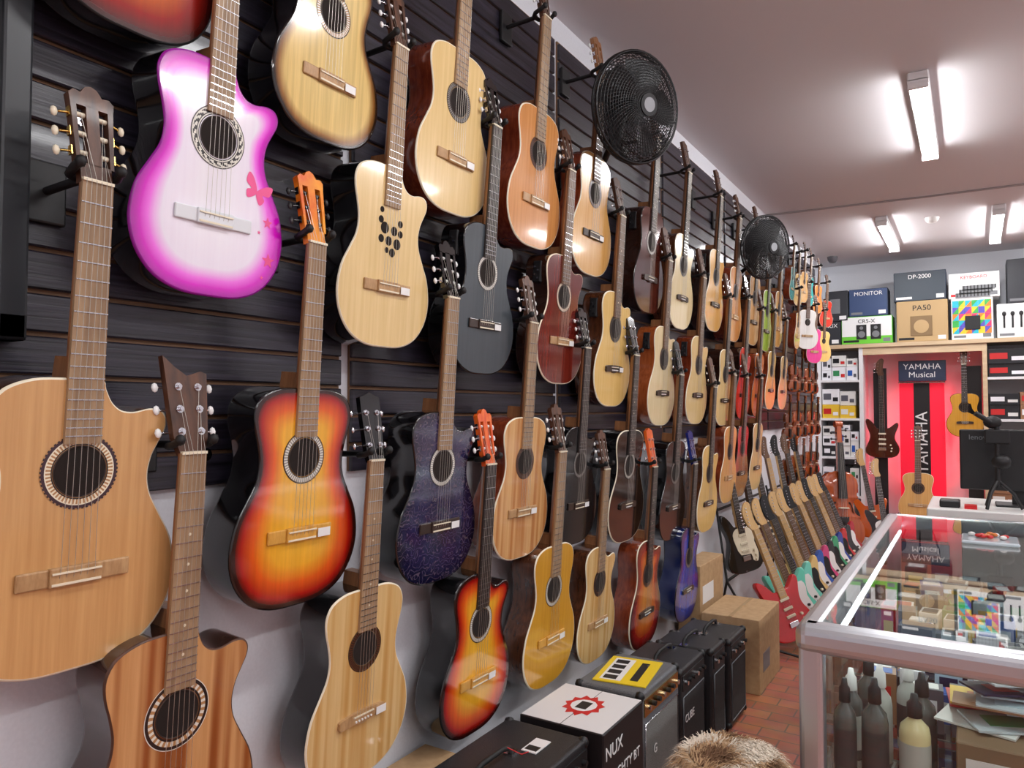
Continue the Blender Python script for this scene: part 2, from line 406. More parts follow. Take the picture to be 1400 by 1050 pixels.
    if 'butterfly' in extra:
        Tm=TR(.105,-.0008,.25)@RY(20)
        for sx in (-1,1):
            w=crom([(0,0),(sx*.6,.75),(sx*1.15,.95),(sx*1.1,.2),(sx*.55,-.05),(sx*.85,-.35),(sx*.6,-.85),(sx*.15,-.5)],4)
            mb.add([(x*.03,0,z*.03) for x,z in w],[list(range(len(w)))],pinkm,T=Tm)
        for bx,bz,r in ((.138,.185,.014),(.145,.1,.018),(.116,.16,.005),(.13,.06,.005)):
            mb.add([(bx+r*(1 if k%2==0 else .42)*math.sin(2*pi*k/10),-.0008,bz+r*(1 if k%2==0 else .42)*math.cos(2*pi*k/10)) for k in range(10)],[list(range(10))],pinkm)
    if rot is None: rot=(math.radians(tilt),math.radians(roll),math.radians(90+yaw))
    o=mb.obj(name,loc or (fx,Y,zb),rot,s)
    if hanger and loc is None:
        h=MB(); zn=zb+.835*s; xn=fx+math.sin(math.radians(tilt))*.83*s
        h.bbox(.022,.036,Y-.035,Y+.035,zn-.06,zn+.055,blackm,.004,n=2)
        h.cyl((.03,Y,zn),(xn-.04,Y,zn+.002),.008,blackm,n=10)
        w=.034*s
        h.tube([(xn+.012,Y-w,zn+.012),(xn-.002,Y-w-.003,zn+.004),(xn-.03,Y-w+.004,zn),(xn-.042,Y-w*.5,zn),(xn-.045,Y,zn),(xn-.042,Y+w*.5,zn),(xn-.03,Y+w-.004,zn),(xn-.002,Y+w+.003,zn+.004),(xn+.012,Y+w,zn+.012)],.0075,rubber,8)
        h.ell((xn+.014,Y-w,zn+.013),(.01,.01,.011),rubber,8); h.ell((xn+.014,Y+w,zn+.013),(.01,.01,.011),rubber,8)
        h.obj('guitar_hanger')
    return o
AG='acoustic_guitar'; CG='classical_guitar'; EA='electro_acoustic_guitar'
redhead=WOOD('head_redburst',(214,60,20),(240,120,40),.3,.4)
orhead=WOOD('head_orange',(214,70,16),(244,160,40),.3,.4,(12,12,10))
lthead=WOOD('head_light',(130,82,48),(164,110,66),.3,.4)
# top rows
acoustic(CG,.76,2.21,.93,0,'sunred','black',blackm)
acoustic(CG,.935,1.732,.97,1,'pink','black',M('bind_mag',(150,20,150),.3),('k','w'),fbL,dkwal,brWh,extra=('butterfly','key'),tag=0)
acoustic(CG,1.252,2.150,.935,0,'sunyel','black',black,('t','w'),fbL,dkwal,brW,tag=1,roll=0)
acoustic(CG,1.461,1.665,.97,1,'spruce','black',cream,None,fbL,dkwal,brW,extra=('multi',),tag=1)
acoustic(CG,1.764,2.093,1.0,0,'spruce','mah',cream,('y','k'),fbL,dkwal,brW,tag=1)
acoustic(EA,1.922,1.612,.96,1,'charcoal','black',black,('w','y'),fbD,black,brD,extra=('eq',),tag=1)
acoustic(CG,2.245,2.081,1.0,0,'cedar','mah',cream,('g','k'),fbL,dkwal,brW,tag=1)
acoustic(EA,2.436,1.596,.98,1,'mah','dark',cream,('w','t'),fbM,dkwal,brW,extra=('eq',),tag=1)
acoustic(CG,2.710,2.053,1.0,0,'honey','mah',cream,('g','k'),fbM,lthead,brD,tag=1)
acoustic(EA,2.906,1.512,1.0,1,'yel','brown',cream,('k','k'),fbM,dkwal,brD,slot=0,extra=('eq',),tag=1)
acoustic(EA,3.336,1.966,1.02,0,'quilt','dark',black,('w','k'),fbD,dkwal,brD,slot=0,extra=('eq',))
acoustic(EA,3.493,1.419,1.0,1,'spruce2','orange',cream,('k','k'),fbM,dkwal,brD,slot=0,extra=('eq',))
acoustic(AG,3.798,1.931,1.02,1,'spruce2','brown',cream,('k','k'),fbD,dkwal,brD,slot=0)
acoustic(EA,4.042,1.417,1.0,1,'spruce','mah',cream,('k','k'),fbM,dkwal,brD,slot=0,extra=('eq',))
acoustic(EA,4.391,1.973,.99,1,'honey','dark',cream,('k','k'),fbD,dkwal,brD,slot=0,extra=('eq',))
acoustic(AG,4.571,1.399,.96,1,'spruce','dark',cream,('k','k'),fbD,dkwal,brD,slot=0,sub=3)
acoustic(CG,4.824,1.945,.98,0,'cedar','mah',cream,('g','k'),fbM,dkwal,brW,sub=3)
acoustic(AG,5.019,1.435,.98,1,'red','dark',black,('k','k'),fbD,black,brD,slot=0,sub=3)
acoustic(AG,5.316,1.958,1.0,0,'tan','brown',cream,('k','k'),fbD,dkwal,brD,slot=0,sub=3)
acoustic(AG,5.417,1.447,.93,0,'orange','mah',black,('k','k'),fbD,dkwal,brD,slot=0,sub=2)
acoustic(AG,5.70,1.94,.93,0,'green','brown',cream,('k','k'),fbD,dkwal,brD,slot=0,sub=2)
acoustic(AG,5.82,1.50,.9,0,'yel','mah',cream,('k','k'),fbD,dkwal,brD,slot=0,sub=2)
acoustic(CG,6.10,2.00,.9,0,'honey','mah',cream,('g','k'),fbM,dkwal,brW,sub=2)
acoustic(CG,6.25,1.50,.88,0,'spruce','dark',cream,('k','k'),fbD,dkwal,brD,sub=2)
# bottom rows
acoustic(CG,.672,1.05,1.02,1,'tan','brown',cream,('t','w'),fbL,dkwal,brW,peg=cream,metal=gold,extra=('plum',))
acoustic(AG,.862,.57,1.03,1,'stripeB','dark',dkwal,('w','k'),fbL,dkwal,brW,slot=0,extra=('flare','band'),peg=white)
acoustic(CG,1.17,1.05,1.01,0,'sun','black',black,('w','y'),fbL,orhead,brY,metal=black,peg=blackm,tag=1)
acoustic(CG,1.375,.575,.97,0,'stripeY','black',cream,('g','k'),fbL,black,brW,slot=0,peg=chrome,tag=1)
acoustic(CG,1.69,1.0,1.0,1,'purple','black',black,('w','y'),fbL,black,brD,tag=1)
acoustic(CG,1.885,.50,1.01,1,'sun','black',black,('w','y'),fbD,redhead,brY,tag=1)
acoustic(CG,2.15,.99,.98,0,'stripe','mah',cream,('k','g'),fbL,dkwal,brW,tag=1)
acoustic(CG,2.35,.50,1.03,0,'goldy','brown',cream,('w','y'),fbL,dkwal,brY,tag=1)
acoustic(CG,2.57,.975,.93,1,'blackm','black',black,('k','y'),fbD,black,brD,tag=1)
acoustic(CG,2.74,.475,.95,1,'stripeY','brown',cream,('k','k'),fbL,dkwal,brW,tag=1)
acoustic(AG,3.05,.91,1.01,0,'black','black',cream,('w','k'),fbD,black,brD,slot=0,wide=1.05)
acoustic(EA,3.26,.385,1.03,1,'sunred','mah',cream,('k','k'),fbD,redhead,brD,slot=0)
acoustic(AG,3.64,.83,1.03,0,'blackm','black',black,('k','y'),fbD,black,brD,slot=0)
acoustic(AG,3.85,.37,1.02,1,'blue','blue',black,('k','y'),fbD,M('head_blue',(20,40,120),.15,coat=.9),brD,slot=0)
acoustic(AG,4.22,.79,1.02,1,'yel','brown',cream,('k','k'),fbD,dkwal,brD,slot=0)
acoustic(CG,4.65,.91,.98,0,'honey','mah',cream,('k','k'),fbM,dkwal,brW,sub=3)
acoustic(AG,4.95,.92,.96,0,'brown','dark',black,('k','k'),fbD,dkwal,brD,slot=0,sub=3)
acoustic(AG,5.35,.93,.96,0,'spruce','dark',cream,('k','k'),fbD,dkwal,brD,slot=0,sub=2)

# small instruments at the far end of the wall
UK='ukulele'
for (y,z,s,c,yw) in ((6.42,2.42,.55,'teal',0),(6.66,2.40,.55,'yel',-10),(6.92,2.46,.55,'honey',-10),(6.6,2.02,.62,'honey',0),(7.2,2.46,.55,'teal',-10),(7.62,2.44,.55,'orange',-15),(7.4,1.94,.66,'hotpink',-25),(7.9,1.98,.62,'yel',-30),(8.1,2.35,.55,'red',-30),(7.05,2.05,.72,'white',-35)):
    acoustic(UK,y,z,s,0,c,'mah' if c!='white' else 'brown',cream,None,fbM,dkwal,brW,sub=2,yaw=yw,fx=.2)

# ------------------------------------------------------------------ violin family
def violin(name,loc,rot,s=1,col=((128,52,18),(176,84,34)),cello=False):
    mb=MB(); w=WOOD('violin_varnish_%d'%col[0][0],col[0],col[1],.15,.9)
    R=[(0,0),(.05,.003),(.09,.025),(.105,.065),(.1,.105),(.084,.13),(.09,.142),(.068,.155),(.056,.185),(.06,.215),(.082,.232),(.075,.245),(.083,.28),(.079,.315),(.052,.345),(.02,.355)]
    ol=crom(R+[(-x,z) for x,z in reversed(R[1:])],3); n=len(ol); D=.038*(1.35 if cello else 1)
    core=[(0,min(max(z,.1),.28)) for x,z in ol]
    for y0,sg in ((0,-1),(D,1)):
        vs=[];fs=[]; rg=[(1.0,0),(.97,.002),(.85,.003),(.65,.009),(.4,.013),(.15,.015)]
        for q,h in rg:
            for (x,z),(cx,cz) in zip(ol,core): vs.append((cx+(x-cx)*q,y0+sg*h,cz+(z-cz)*q))
        for kk in range(len(rg)-1):
            for i in range(n):
                j=(i+1)%n; fs.append((kk*n+i,kk*n+j,(kk+1)*n+j,(kk+1)*n+i))
        fs.append([(len(rg)-1)*n+i for i in range(n)])
        mb.add(vs,fs,w,smooth=True)
    o2=[(x*.975,z*.98+.003) for x,z in ol]
    mb.add([(x,0,z) for x,z in o2]+[(x,D,z) for x,z in o2],[(i,(i+1)%n,n+(i+1)%n,n+i) for i in range(n)],w,smooth=True)
    blk=M('ebony',(18,16,16),.3,coat=.4)
    for sx in (-1,1):
        f=crom([(sx*.034,.2),(sx*.03,.208),(sx*.038,.205),(sx*.046,.185),(sx*.05,.165),(sx*.058,.16)],3,False)
        mb.tube([(x,-.014+abs(x)*.11,z) for x,z in f],.0022,hole_shade,5)
    mb.prism([(-.012,.03),(.012,.03),(.022,.14),(-.022,.14)],-.028,-.02,blk)
    mb.prism([(-.022,.178),(.022,.178),(.018,.184),(-.018,.184)],-.036,-.012,cream)
    mb.prism([(-.021,.225),(.021,.225),(.012,.49),(-.012,.49)],-.026,-.018,blk)
    mb.prism([(-.014,.35),(.014,.35),(.011,.49),(-.011,.49)],-.018,.006,w)
    mb.prism([(-.013,.49),(.013,.49),(.01,.57),(-.01,.57)],-.018,.008,w)
    mb.cyl((-.017,-.006,.58),(.017,-.006,.58),.016,w,n=14)
    for i in range(4):
        z=.508+i*.015; sx=1 if i%2 else -1
        mb.cyl((0,-.006,z),(sx*.03,-.006,z),.003,blk,n=6); mb.ell((sx*.035,-.006,z),(.006,.003,.007),blk,8)
        mb.cyl((-.012+i*.008,-.03,.135),(-.006+i*.004,-.027,.49),.0006,string,n=4,caps=False)
    if cello: mb.cyl((0,D/2,0),(0,D/2,-.1),.004,chrome,n=8)
    else: mb.ell((-.05,-.012,.03),(.025,.006,.018),blk,10)
    return mb.obj(name,loc,rot,s)
for r,z in enumerate((1.66,1.24,.84)):
    for c_ in range(5):
        y=6.62+c_*.34+(r%2)*.1
        if r==0 and c_<1: continue
        violin('violin',(.10,y,z),(math.radians(3),0,math.radians(90-25)),.70 if c_%2 else .66,((128,56,22),(176,90,40)) if c_%2 else ((92,44,22),(140,74,38)))
violin('cello',(.42,7.50,.21),(math.radians(-9),math.radians(2),math.radians(32)),2.0,((150,62,26),(190,92,42)),True)
mb=MB()
for a in (-35,35,180):
    mb.cyl((.44,7.66,.26),(.44+.24*math.sin(math.radians(a+32)),7.66-.24*math.cos(math.radians(a+32)),.01),.009,blackm,n=8)
mb.cyl((.44,7.66,.24),(.39,7.78,.9),.01,blackm,n=8)
mb.tube([(.30,7.44,.15),(.36,7.6,.16),(.44,7.66,.24),(.53,7.62,.16),(.57,7.50,.15)],.01,blackm)
mb.obj('cello_stand')

# ------------------------------------------------------------------ electric guitars
EO=crom([(0,0),(.09,.004),(.14,.03),(.162,.08),(.156,.13),(.13,.18),(.12,.225),(.132,.28),(.152,.33),(.156,.365),(.138,.38),(.105,.355),(.07,.325),(.035,.318),(-.035,.318),(-.062,.33),(-.09,.375),(-.125,.412),(-.15,.42),(-.162,.395),(-.148,.33),(-.125,.27),(-.12,.22),(-.14,.16),(-.165,.10),(-.16,.05),(-.12,.015),(-.06,0)],2)
maple=WOOD('maple_neck',(196,156,100),(218,180,122),.3,.4,(60,60,4))
def electric(name,loc,rot,col,guard=white,nk=None,s=1,bass=False,headm=None,fbm=None):
    mb=MB(); cm=M('lacquer_%d_%d_%d'%col,col,.12,coat=.95); n=len(EO)
    nm=nk or maple
    prof=[(.96,-.002),(.985,0),(1,.008),(1,.034),(.985,.042),(.96,.044)]
    vs=[];fs=[]
    for q,y in prof:
        for x,z in EO: vs.append((x*q,y,.18+(z-.18)*q))
    for k in range(len(prof)-1):
        for i in range(n):
            j=(i+1)%n; fs.append((k*n+i,k*n+j,(k+1)*n+j,(k+1)*n+i))
    mb.add(vs,fs,cm,smooth=True); mb.add(vs[:n],[list(range(n))],cm); mb.add(vs[-n:],[list(range(n))],cm)
    g=crom([(.03,.30),(.1,.3),(.115,.25),(.1,.2),(.12,.12),(.1,.06),(.06,.075),(.05,.12),(-.04,.125),(-.075,.2),(-.085,.27),(-.06,.3),(-.03,.31)],2)
    if guard: mb.prism(g,-.0045,-.002,guard)
    for i,z in enumerate((.15,.2,.26)): mb.bbox(-.035,.035,-.012,-.002,z-.009,z+.009,blackm if guard==white else cream,.003,n=2)
    mb.bbox(-.035,.035,-.012,-.002,.08,.115,chrome,.003,n=2)
    for x,z in ((.08,.14),(.09,.105),(.085,.075)): mb.cyl((x,-.002,z),(x,-.018,z),.009,cream if guard!=white else blackm,n=10)
    NZ=.735+(.15 if bass else 0)
    mb.prism([(-.028,.27),(.028,.27),(.021,NZ),(-.021,NZ)],-.008,.016,nm)
    mb.prism([(-.028,.27),(.028,.27),(.021,NZ),(-.021,NZ)],-.012,-.008,fbm or fbD)
    SC=NZ-.1
    for k in range(1,22):
        z=NZ-SC*(1-2**(-k/12.0)); mb.box(-.024,.024,-.0132,-.012,z-.0008,z+.0008,chrome)
    hd=crom([(-.022,0),(.022,0),(.026,.02),(.018,.05),(.022,.12),(.03,.165),(.01,.185),(-.02,.17),(-.045,.13),(-.048,.07),(-.042,.03),(-.03,.015)],2)
    mb.prism([(x,z+NZ) for x,z in hd],-.002,.012,headm or nm)
    for i in range(6 if not bass else 4):
        z=NZ+.035+i*(.022 if not bass else .032); x=-.036+.004*i
        mb.cyl((x,-.002,z),(x,-.011,z),.004,chrome,n=6); mb.cyl((x-.01,.01,z),(x-.03,.01,z),.003,chrome,n=6); mb.ell((x-.034,.01,z),(.007,.004,.008),chrome,8)
        xb=-.026+i*(.0104 if not bass else .017)
        mb.cyl((xb,-.014,.1),(xb*.7,-.013,NZ),.0006,string,n=4,caps=False)
    return mb.obj(name,loc,rot,s)
cols=[(196,22,28),(110,214,190),(130,222,204),(226,190,120),(34,84,180),(210,60,120),(24,24,28),(60,160,110),(30,60,150),(196,40,40),(26,26,30),(170,24,40)]
for i,c in enumerate(cols):
    y=4.76+i*.235
    electric('electric_guitar',(.55,y,.10),(math.radians(-14),math.radians(-16),math.radians(52)),c,(white if i in (1,2,4,6,8,11) else (blackm if i%2 else None)),s=.95,headm=(blackm if i%3==2 else None),fbm=(maple if i%3==0 else (fbM if i%3==1 else fbD)))
dcols=[(20,20,22),(86,44,24),(24,24,28),(60,24,18),(22,22,26)]
for i in range(7):
    y=4.80+i*.36
    electric('electric_guitar',(.24,y,.46),(math.radians(-8),math.radians(-7),math.radians(60)),dcols[i%5],None if i%3 else cream,nk=(fbM if i%2 else None),s=.92,headm=(blackm if i%2==0 else None),fbm=(maple if i%4==3 else fbD))
mb=MB()
for y0 in (4.65,6.0):
    y1=y0+1.25
    for x,z in ((.36,.05),(.14,.42),(.08,.86)):
        mb.cyl((x,y0,z),(x,y1,z),.009,rubber,n=8)
    for y in (y0,y1):
        mb.tube([(.62,y,.02),(.36,y,.05),(.14,y,.42),(.08,y,.86),(.07,y,.90)],.008,blackm,6); mb.tube([(.14,y,.42),(.06,y,.02)],.008,blackm,6)
mb.obj('guitar_rack')

# ------------------------------------------------------------------ amplifiers and boxes
grill=M('speaker_grille_black',(48,48,50),.8,bump=.8,bscale=500,var=10)
grillg=M('speaker_grille_silver',(120,122,120),.7,bump=.8,bscale=400,var=30)
tolex=M('tolex_black',(34,34,37),.5,bump=.6,bscale=300)
tolexg=M('tolex_grey',(98,100,104),.55,bump=.8,bscale=260,var=14)
redm=M('red_print',(206,30,34),.4); yelm=M('yellow_print',(240,208,40),.4); whp=M('white_print',(236,236,236),.4); grey=M('grey_print',(120,122,126),.5)
def amp(x0,x1,y0,y1,h,body=tolex,gr=grill,panel=blackm,handle=True,logo=None):
    mb=MB(); ft=.015
    mb.bbox(x0,x1-.012,y0,y1,ft,h,body,.012)
    mb.bbox(x1-.03,x1,y0,y1,ft,h,body,.01)
    mb.box(x1-.002,x1+.003,y0+.025,y1-.025,ft+.03,h-.11,gr)
    mb.tube([(x1+.003,y0+.025,ft+.03),(x1+.003,y1-.025,ft+.03),(x1+.003,y1-.025,h-.11),(x1+.003,y0+.025,h-.11)],.003,chrome if gr is grillg else grey,6,True)
    mb.box(x1-.002,x1+.004,y0+.02,y1-.02,h-.085,h-.025,panel)
    nk=max(3,int((y1-y0)/.05))
    for i in range(nk):
        y=y0+.045+i*(y1-y0-.09)/(nk-1); mb.cyl((x1+.003,y,h-.055),(x1+.018,y,h-.055),.009,chrome if i%3==0 else blackm,n=10)
    for yy in (y0,y1):
        for zz in (ft,h):
            for xx in (x0,x1):
                mb.ell((xx+(.012 if xx==x0 else -.012),yy+(.012 if yy==y0 else -.012),zz+(.012 if zz==ft else -.012)),(.019,.019,.019),blackm,8)
        for xx in (x0+.03,x1-.04): mb.cyl((xx,yy+(.03 if yy==y0 else -.03),0),(xx,yy+(.03 if yy==y0 else -.03),ft+.002),.014,rubber,n=8)
    if handle:
        xm=(x0+x1)/2; a=(y0+y1)/2
        mb.tube([(xm,a-.1,h),(xm,a-.09,h+.02),(xm,a-.05,h+.03),(xm,a+.05,h+.03),(xm,a+.09,h+.02),(xm,a+.1,h)],.008,rubber)
        for q in (-.1,.1): mb.box(xm-.015,xm+.015,a+q-.02,a+q+.02,h,h+.006,chrome)
    o=mb.obj('guitar_amplifier')
    if logo: text('logo',logo,.045,(x1+.006,y0+(y1-y0)*.3,h*.55),R_PX,whp,o)
    return o
amp(.17,.46,1.42,2.04,.50)
mb=MB(); mb.box(.463,.470,1.90,2.0,.25,.36,redm,); mb.box(.4695,.471,1.91,1.99,.32,.35,whp); o=mb.obj('price_tag')
text('label','10',.05,(.4715,1.95,.285),R_PX,whp,o)
mb=MB(); mb.box(.33,.38,1.86,1.95,.501,.504,whp,); mb.box(.335,.375,1.87,1.90,.504,.5045,blackm); mb.tube([(.355,1.86,.503),(.35,1.83,.506),(.32,1.80,.53)],.0015,redm); mb.obj('price_label')
amp(.21,.47,2.44,2.82,.50,tolexg,grillg,gold,handle=False,logo='G')
amp(.20,.46,2.87,3.18,.45,logo='CUBE')
amp(.22,.48,3.22,3.42,.44)
amp(.22,.49,3.46,3.74,.42)
def carton(name,x0,x1,y0,y1,z0,z1,mat,topm=None,frontm=None):
    mb=MB(); mb.bbox(x0,x1,y0,y1,z0,z1,mat,.003,n=1)
    if topm: mb.box(x0+.004,x1-.004,y0+.004,y1-.004,z1-.001,z1+.0012,topm)
    if frontm: mb.box(x1-.001,x1+.0012,y0+.004,y1-.004,z0+.004,z1-.004,frontm)
    mb.box((x0+x1)/2-.0008,(x0+x1)/2+.0008,y0,y1,z1+.0012,z1+.0018,blackm)
    return mb.obj(name)
ctb=M('carton_black',(30,27,29),.45)
o=carton('amplifier_carton',.19,.49,2.08,2.40,0,.50,ctb,M('carton_white',(228,226,226),.5),ctb)
mb=MB()
mb.add([(.34+.07*(1 if k%2 else .8)*math.cos(2*pi*k/22),2.25+.09*(1 if k%2 else .75)*math.sin(2*pi*k/22),.5018) for k in range(22)],[list(range(22))],redm)
mb.add([(.34+.045*math.cos(2*pi*k/12),2.25+.05*math.sin(2*pi*k/12),.5023) for k in range(12)],[list(range(12))],whp)
mb.box(.32,.36,2.22,2.28,.5023,.5028,blackm)
mb.add([(.4915,2.24+.1*(1 if k%2 else .8)*math.cos(2*pi*k/22),.2+.11*(1 if k%2 else .75)*math.sin(2*pi*k/22)) for k in range(22)],[list(range(22))],redm)
mb.add([(.492,2.24+.05*math.cos(2*pi*k/12),.21+.05*math.sin(2*pi*k/12)) for k in range(12)],[list(range(12))],whp)
mb.obj('art_print',parent=o)
text('label','NUX',.06,(.492,2.16,.43),R_PX,whp,o); text('label2','MIGHTY BT',.045,(.492,2.25,.345),R_PX,whp,o)
mb=MB(); Tm=TR(.34,2.63,.501)@RZ(8)
mb.box(-.1,.1,-.14,.14,0,.004,yelm,Tm)
mb.box(-.08,.0,-.12,.12,.004,.0045,whp,Tm)
for i in range(4): mb.box(-.07,-.02,-.11+i*.058,-.07+i*.058,.0045,.005,blackm,Tm)
mb.box(.03,.06,-.1,.1,.004,.0047,blackm,Tm)
mb.obj('instruction_booklet')
card=M('cardboard',(184,150,110),.8,var=8,bscale=30)
mb=MB(); mb.bbox(.19,.50,3.98,4.44,0,.39,card,.003,n=1); mb.box(.335,.355,3.979,4.441,.3895,.3915,M('packing_tape',(190,160,120),.2)); mb.box(.499,.501,4.05,4.2,.1,.2,grey); mb.obj('cardboard_box')
mb=MB(); mb.bbox(.03,.155,2.45,2.95,0,.33,card,.003,n=1); mb.box(.155,.1565,2.5,2.6,.1,.2,whp); mb.obj('cardboard_box')
mb=MB(); mb.bbox(.02,.15,1.5,1.80,0,.47,card,.003,n=1); mb.box(.15,.1515,1.68,1.78,.38,.44,whp);  mb.obj('cardboard_box')
mb=MB(); mb.bbox(.02,.15,1.05,1.40,0,.42,card,.003,n=1); mb.box(.15,.1515,1.1,1.2,.3,.36,whp);  mb.obj('cardboard_box')
mb=MB(); mb.bbox(.03,.16,4.06,4.5,0,.62,card,.003,n=1); mb.box(.16,.1615,4.1,4.3,.4,.5,whp);  mb.obj('cardboard_box')

# ------------------------------------------------------------------ fans
def fan(loc,nrm,R,wall):
    mb=MB(); n=Vector(nrm).normalized(); 
    q=n.to_track_quat('Z','Y').to_matrix().to_4x4(); Tm=Matrix.Translation(loc)@q
    fm=M('fan_black',(16,16,18),.35)
    for sg in (1,-1):
        K=17
        for i in range(K):
            r=R*(.22+.78*i/(K-1)); h=sg*(.07*math.sqrt(max(0,1-(r/R)**2*.97)))
            mb.tube([(r*math.cos(2*pi*k/40),r*math.sin(2*pi*k/40),h) for k in range(40)],.0018 if i<K-1 else .006,fm,4,True,Tm)
        for k in range(72):
            a=2*pi*k/72; pts=[]
            for i in range(7):
                r=R*(.18+.82*i/6); h=sg*(.07*math.sqrt(max(0,1-(r/R)**2*.97))); aa=a+.5*(i/6)
                pts.append((r*math.cos(aa),r*math.sin(aa),h))
            mb.tube(pts,.0016,fm,4,False,Tm)
    mb.cyl((0,0,.062),(0,0,.075),R*.2,fm,n=28,T=Tm); mb.cyl((0,0,.0751),(0,0,.077),R*.13,M('fan_label',(150,152,156),.4),n=28,T=Tm)
    mb.cyl((0,0,-.03),(0,0,.04),R*.17,fm,n=24,T=Tm)
    for b in range(5):
        vs=[];fs=[];N=8
        for i in range(N+1):
            r=R*(.15+.74*i/N)
            w=.34+.22*math.sin(pi*min(1,i/N*.8+.1))
            for j in range(6):
                aa=b*2*pi/5+ (j/5-.5)*w*1.9+ .25*i/N
                vs.append((r*math.cos(aa),r*math.sin(aa),.03-.055*(j/5)))
        for i in range(N):
            for j in range(5): fs.append((i*6+j,i*6+j+1,(i+1)*6+j+1,(i+1)*6+j))
        mb.add(vs,fs,M('fan_blade',(24,24,27),.3),smooth=True,T=Tm)
    mb.lathe([(R*.2,-.06),(R*.24,-.075),(R*.24,-.13),(R*.16,-.16),(0,-.165)],fm,T=Tm)
    back=Tm@Vector((0,0,-.12)); 
    mb.tube([back,Vector((back.x-.02,back.y,back.z-.12)),Vector((.03,wall,loc[2]-.16))],.014,fm)
    mb.bbox(.0215,.045,wall-.04,wall+.04,loc[2]-.24,loc[2]-.08,fm,.005,n=2)
    mb.obj('electric_fan',recalc=True)
fan((.38,2.64,2.675),(.90,-.42,-.16),.208,2.98)
fan((.33,4.95,2.57),(.86,-.5,-.15),.205,5.18)

# ------------------------------------------------------------------ room
H=3.17; XR=4.6; YB=9.2; YF=-3.2
wallm=M('wall_paint',(226,228,234),.8,bump=.15,bscale=120,var=3)
ceilm=M('ceiling_paint',(220,217,220),.85,bump=.1,bscale=80)
def simple(name,x0,x1,y0,y1,z0,z1,mat):
    mb=MB(); mb.box(x0,x1,y0,y1,z0,z1,mat); return mb.obj(name)
simple('wall_left',-.12,0,YF-.12,YB+.12,0,H,wallm)
simple('wall_right',XR,XR+.12,YF-.12,YB+.12,0,H,wallm)
simple('wall_back',0,XR,YB,YB+.12,0,H,wallm)
simple('wall_front',0,XR,YF-.12,YF,0,H,wallm)
simple('ceiling',-.12,XR+.12,YF-.12,YB+.12,H,H+.1,ceilm)
fm=bpy.data.materials.new('terracotta_tiles'); fm.use_nodes=True; nt=fm.node_tree; b=nt.nodes['Principled BSDF']
tc=nt.nodes.new('ShaderNodeTexCoord'); br=nt.nodes.new('ShaderNodeTexBrick'); br.offset=.5
br.inputs['Scale'].default_value=1; br.inputs['Brick Width'].default_value=.2; br.inputs['Row Height'].default_value=.1; br.inputs['Mortar Size'].default_value=.004
br.inputs['Color1'].default_value=lin((184,110,82)); br.inputs['Color2'].default_value=lin((156,88,66)); br.inputs['Mortar'].default_value=lin((116,92,78))
nt.links.new(tc.outputs['Object'],br.inputs['Vector'])
nz=nt.nodes.new('ShaderNodeTexNoise'); nz.inputs['Scale'].default_value=9; mx=nt.nodes.new('ShaderNodeMixRGB'); mx.blend_type='SOFT_LIGHT'; mx.inputs[0].default_value=.6
nt.links.new(tc.outputs['Object'],nz.inputs['Vector']); nt.links.new(br.outputs['Color'],mx.inputs[1]); nt.links.new(nz.outputs['Color'],mx.inputs[2]); nt.links.new(mx.outputs[0],b.inputs['Base Color']); b.inputs['Roughness'].default_value=.4
simple('floor',-.12,XR+.12,YF-.12,YB+.12,-.1,0,fm)
slat=WOOD('slat_laminate',(19,17,24),(50,46,60),.36,.2,scale=(30,2.2,110),bump=.5)
groove=M('slat_groove',(120,88,62),.7)
edges=[-2.2,-.98,.235,1.455,2.66,3.88,5.1,6.32,7.54,8.62]
for a,bb in zip(edges[:-1],edges[1:]):
    mb=MB(); a+=.02; bb-=.02; z=1.33
    mb.box(.0005,.008,a,bb,1.33,3.06,groove)
    while z<3.03:
        z1=min(z+.0695,3.06)
        mb.bbox(.006,.02,a,bb,z,z1,slat,.003,n=1); z+=.0785
    mb.obj('slat_display_panel')
mb=MB()
for y,z in ((.74,2.06),(.74,1.42),(1.0,1.95),(1.02,1.4)):
    mb.cyl((.02,y,z),(.024,y,z),.014,chrome,n=16); mb.cyl((.024,y,z),(.028,y,z),.006,chrome,n=6)
mb.obj('panel_screws')
mb=MB(); fr=M('frame_black',(30,33,38),.35)
y0,y1,z0,z1=.1,.63,1.62,2.28
for (a,b_,c,d) in ((y0,y0+.05,z0,z1),(y1-.05,y1,z0,z1),(y0,y1,z0,z0+.05),(y0,y1,z1-.05,z1)): mb.bbox(.021,.07,a,b_,c,d,fr,.006,n=2)
mb.box(.025,.04,y0+.04,y1-.04,z0+.04,z1-.04,M('frame_picture',(92,88,86),.3,var=30,bscale=8))
mb.obj('picture_frame')
mb=MB(); mb.tube([(0.0,6.4,H-.012),(1.2,6.5,H-.012),(XR,6.62,H-.012)],.008,M('conduit',(150,140,140),.5)); mb.obj('ceiling_conduit')
mb=MB(); mb.lathe([(0,-.045),(.035,-.04),(.05,-.02),(.055,0)],white,c=(1.2,7.3,H)); mb.obj('smoke_detector')
mb=MB(); mb.lathe([(0,-.07),(.03,-.065),(.05,-.035),(.055,0)],M('dome_grey',(90,90,95),.2),c=(.2,8.6,H)); mb.obj('security_camera')
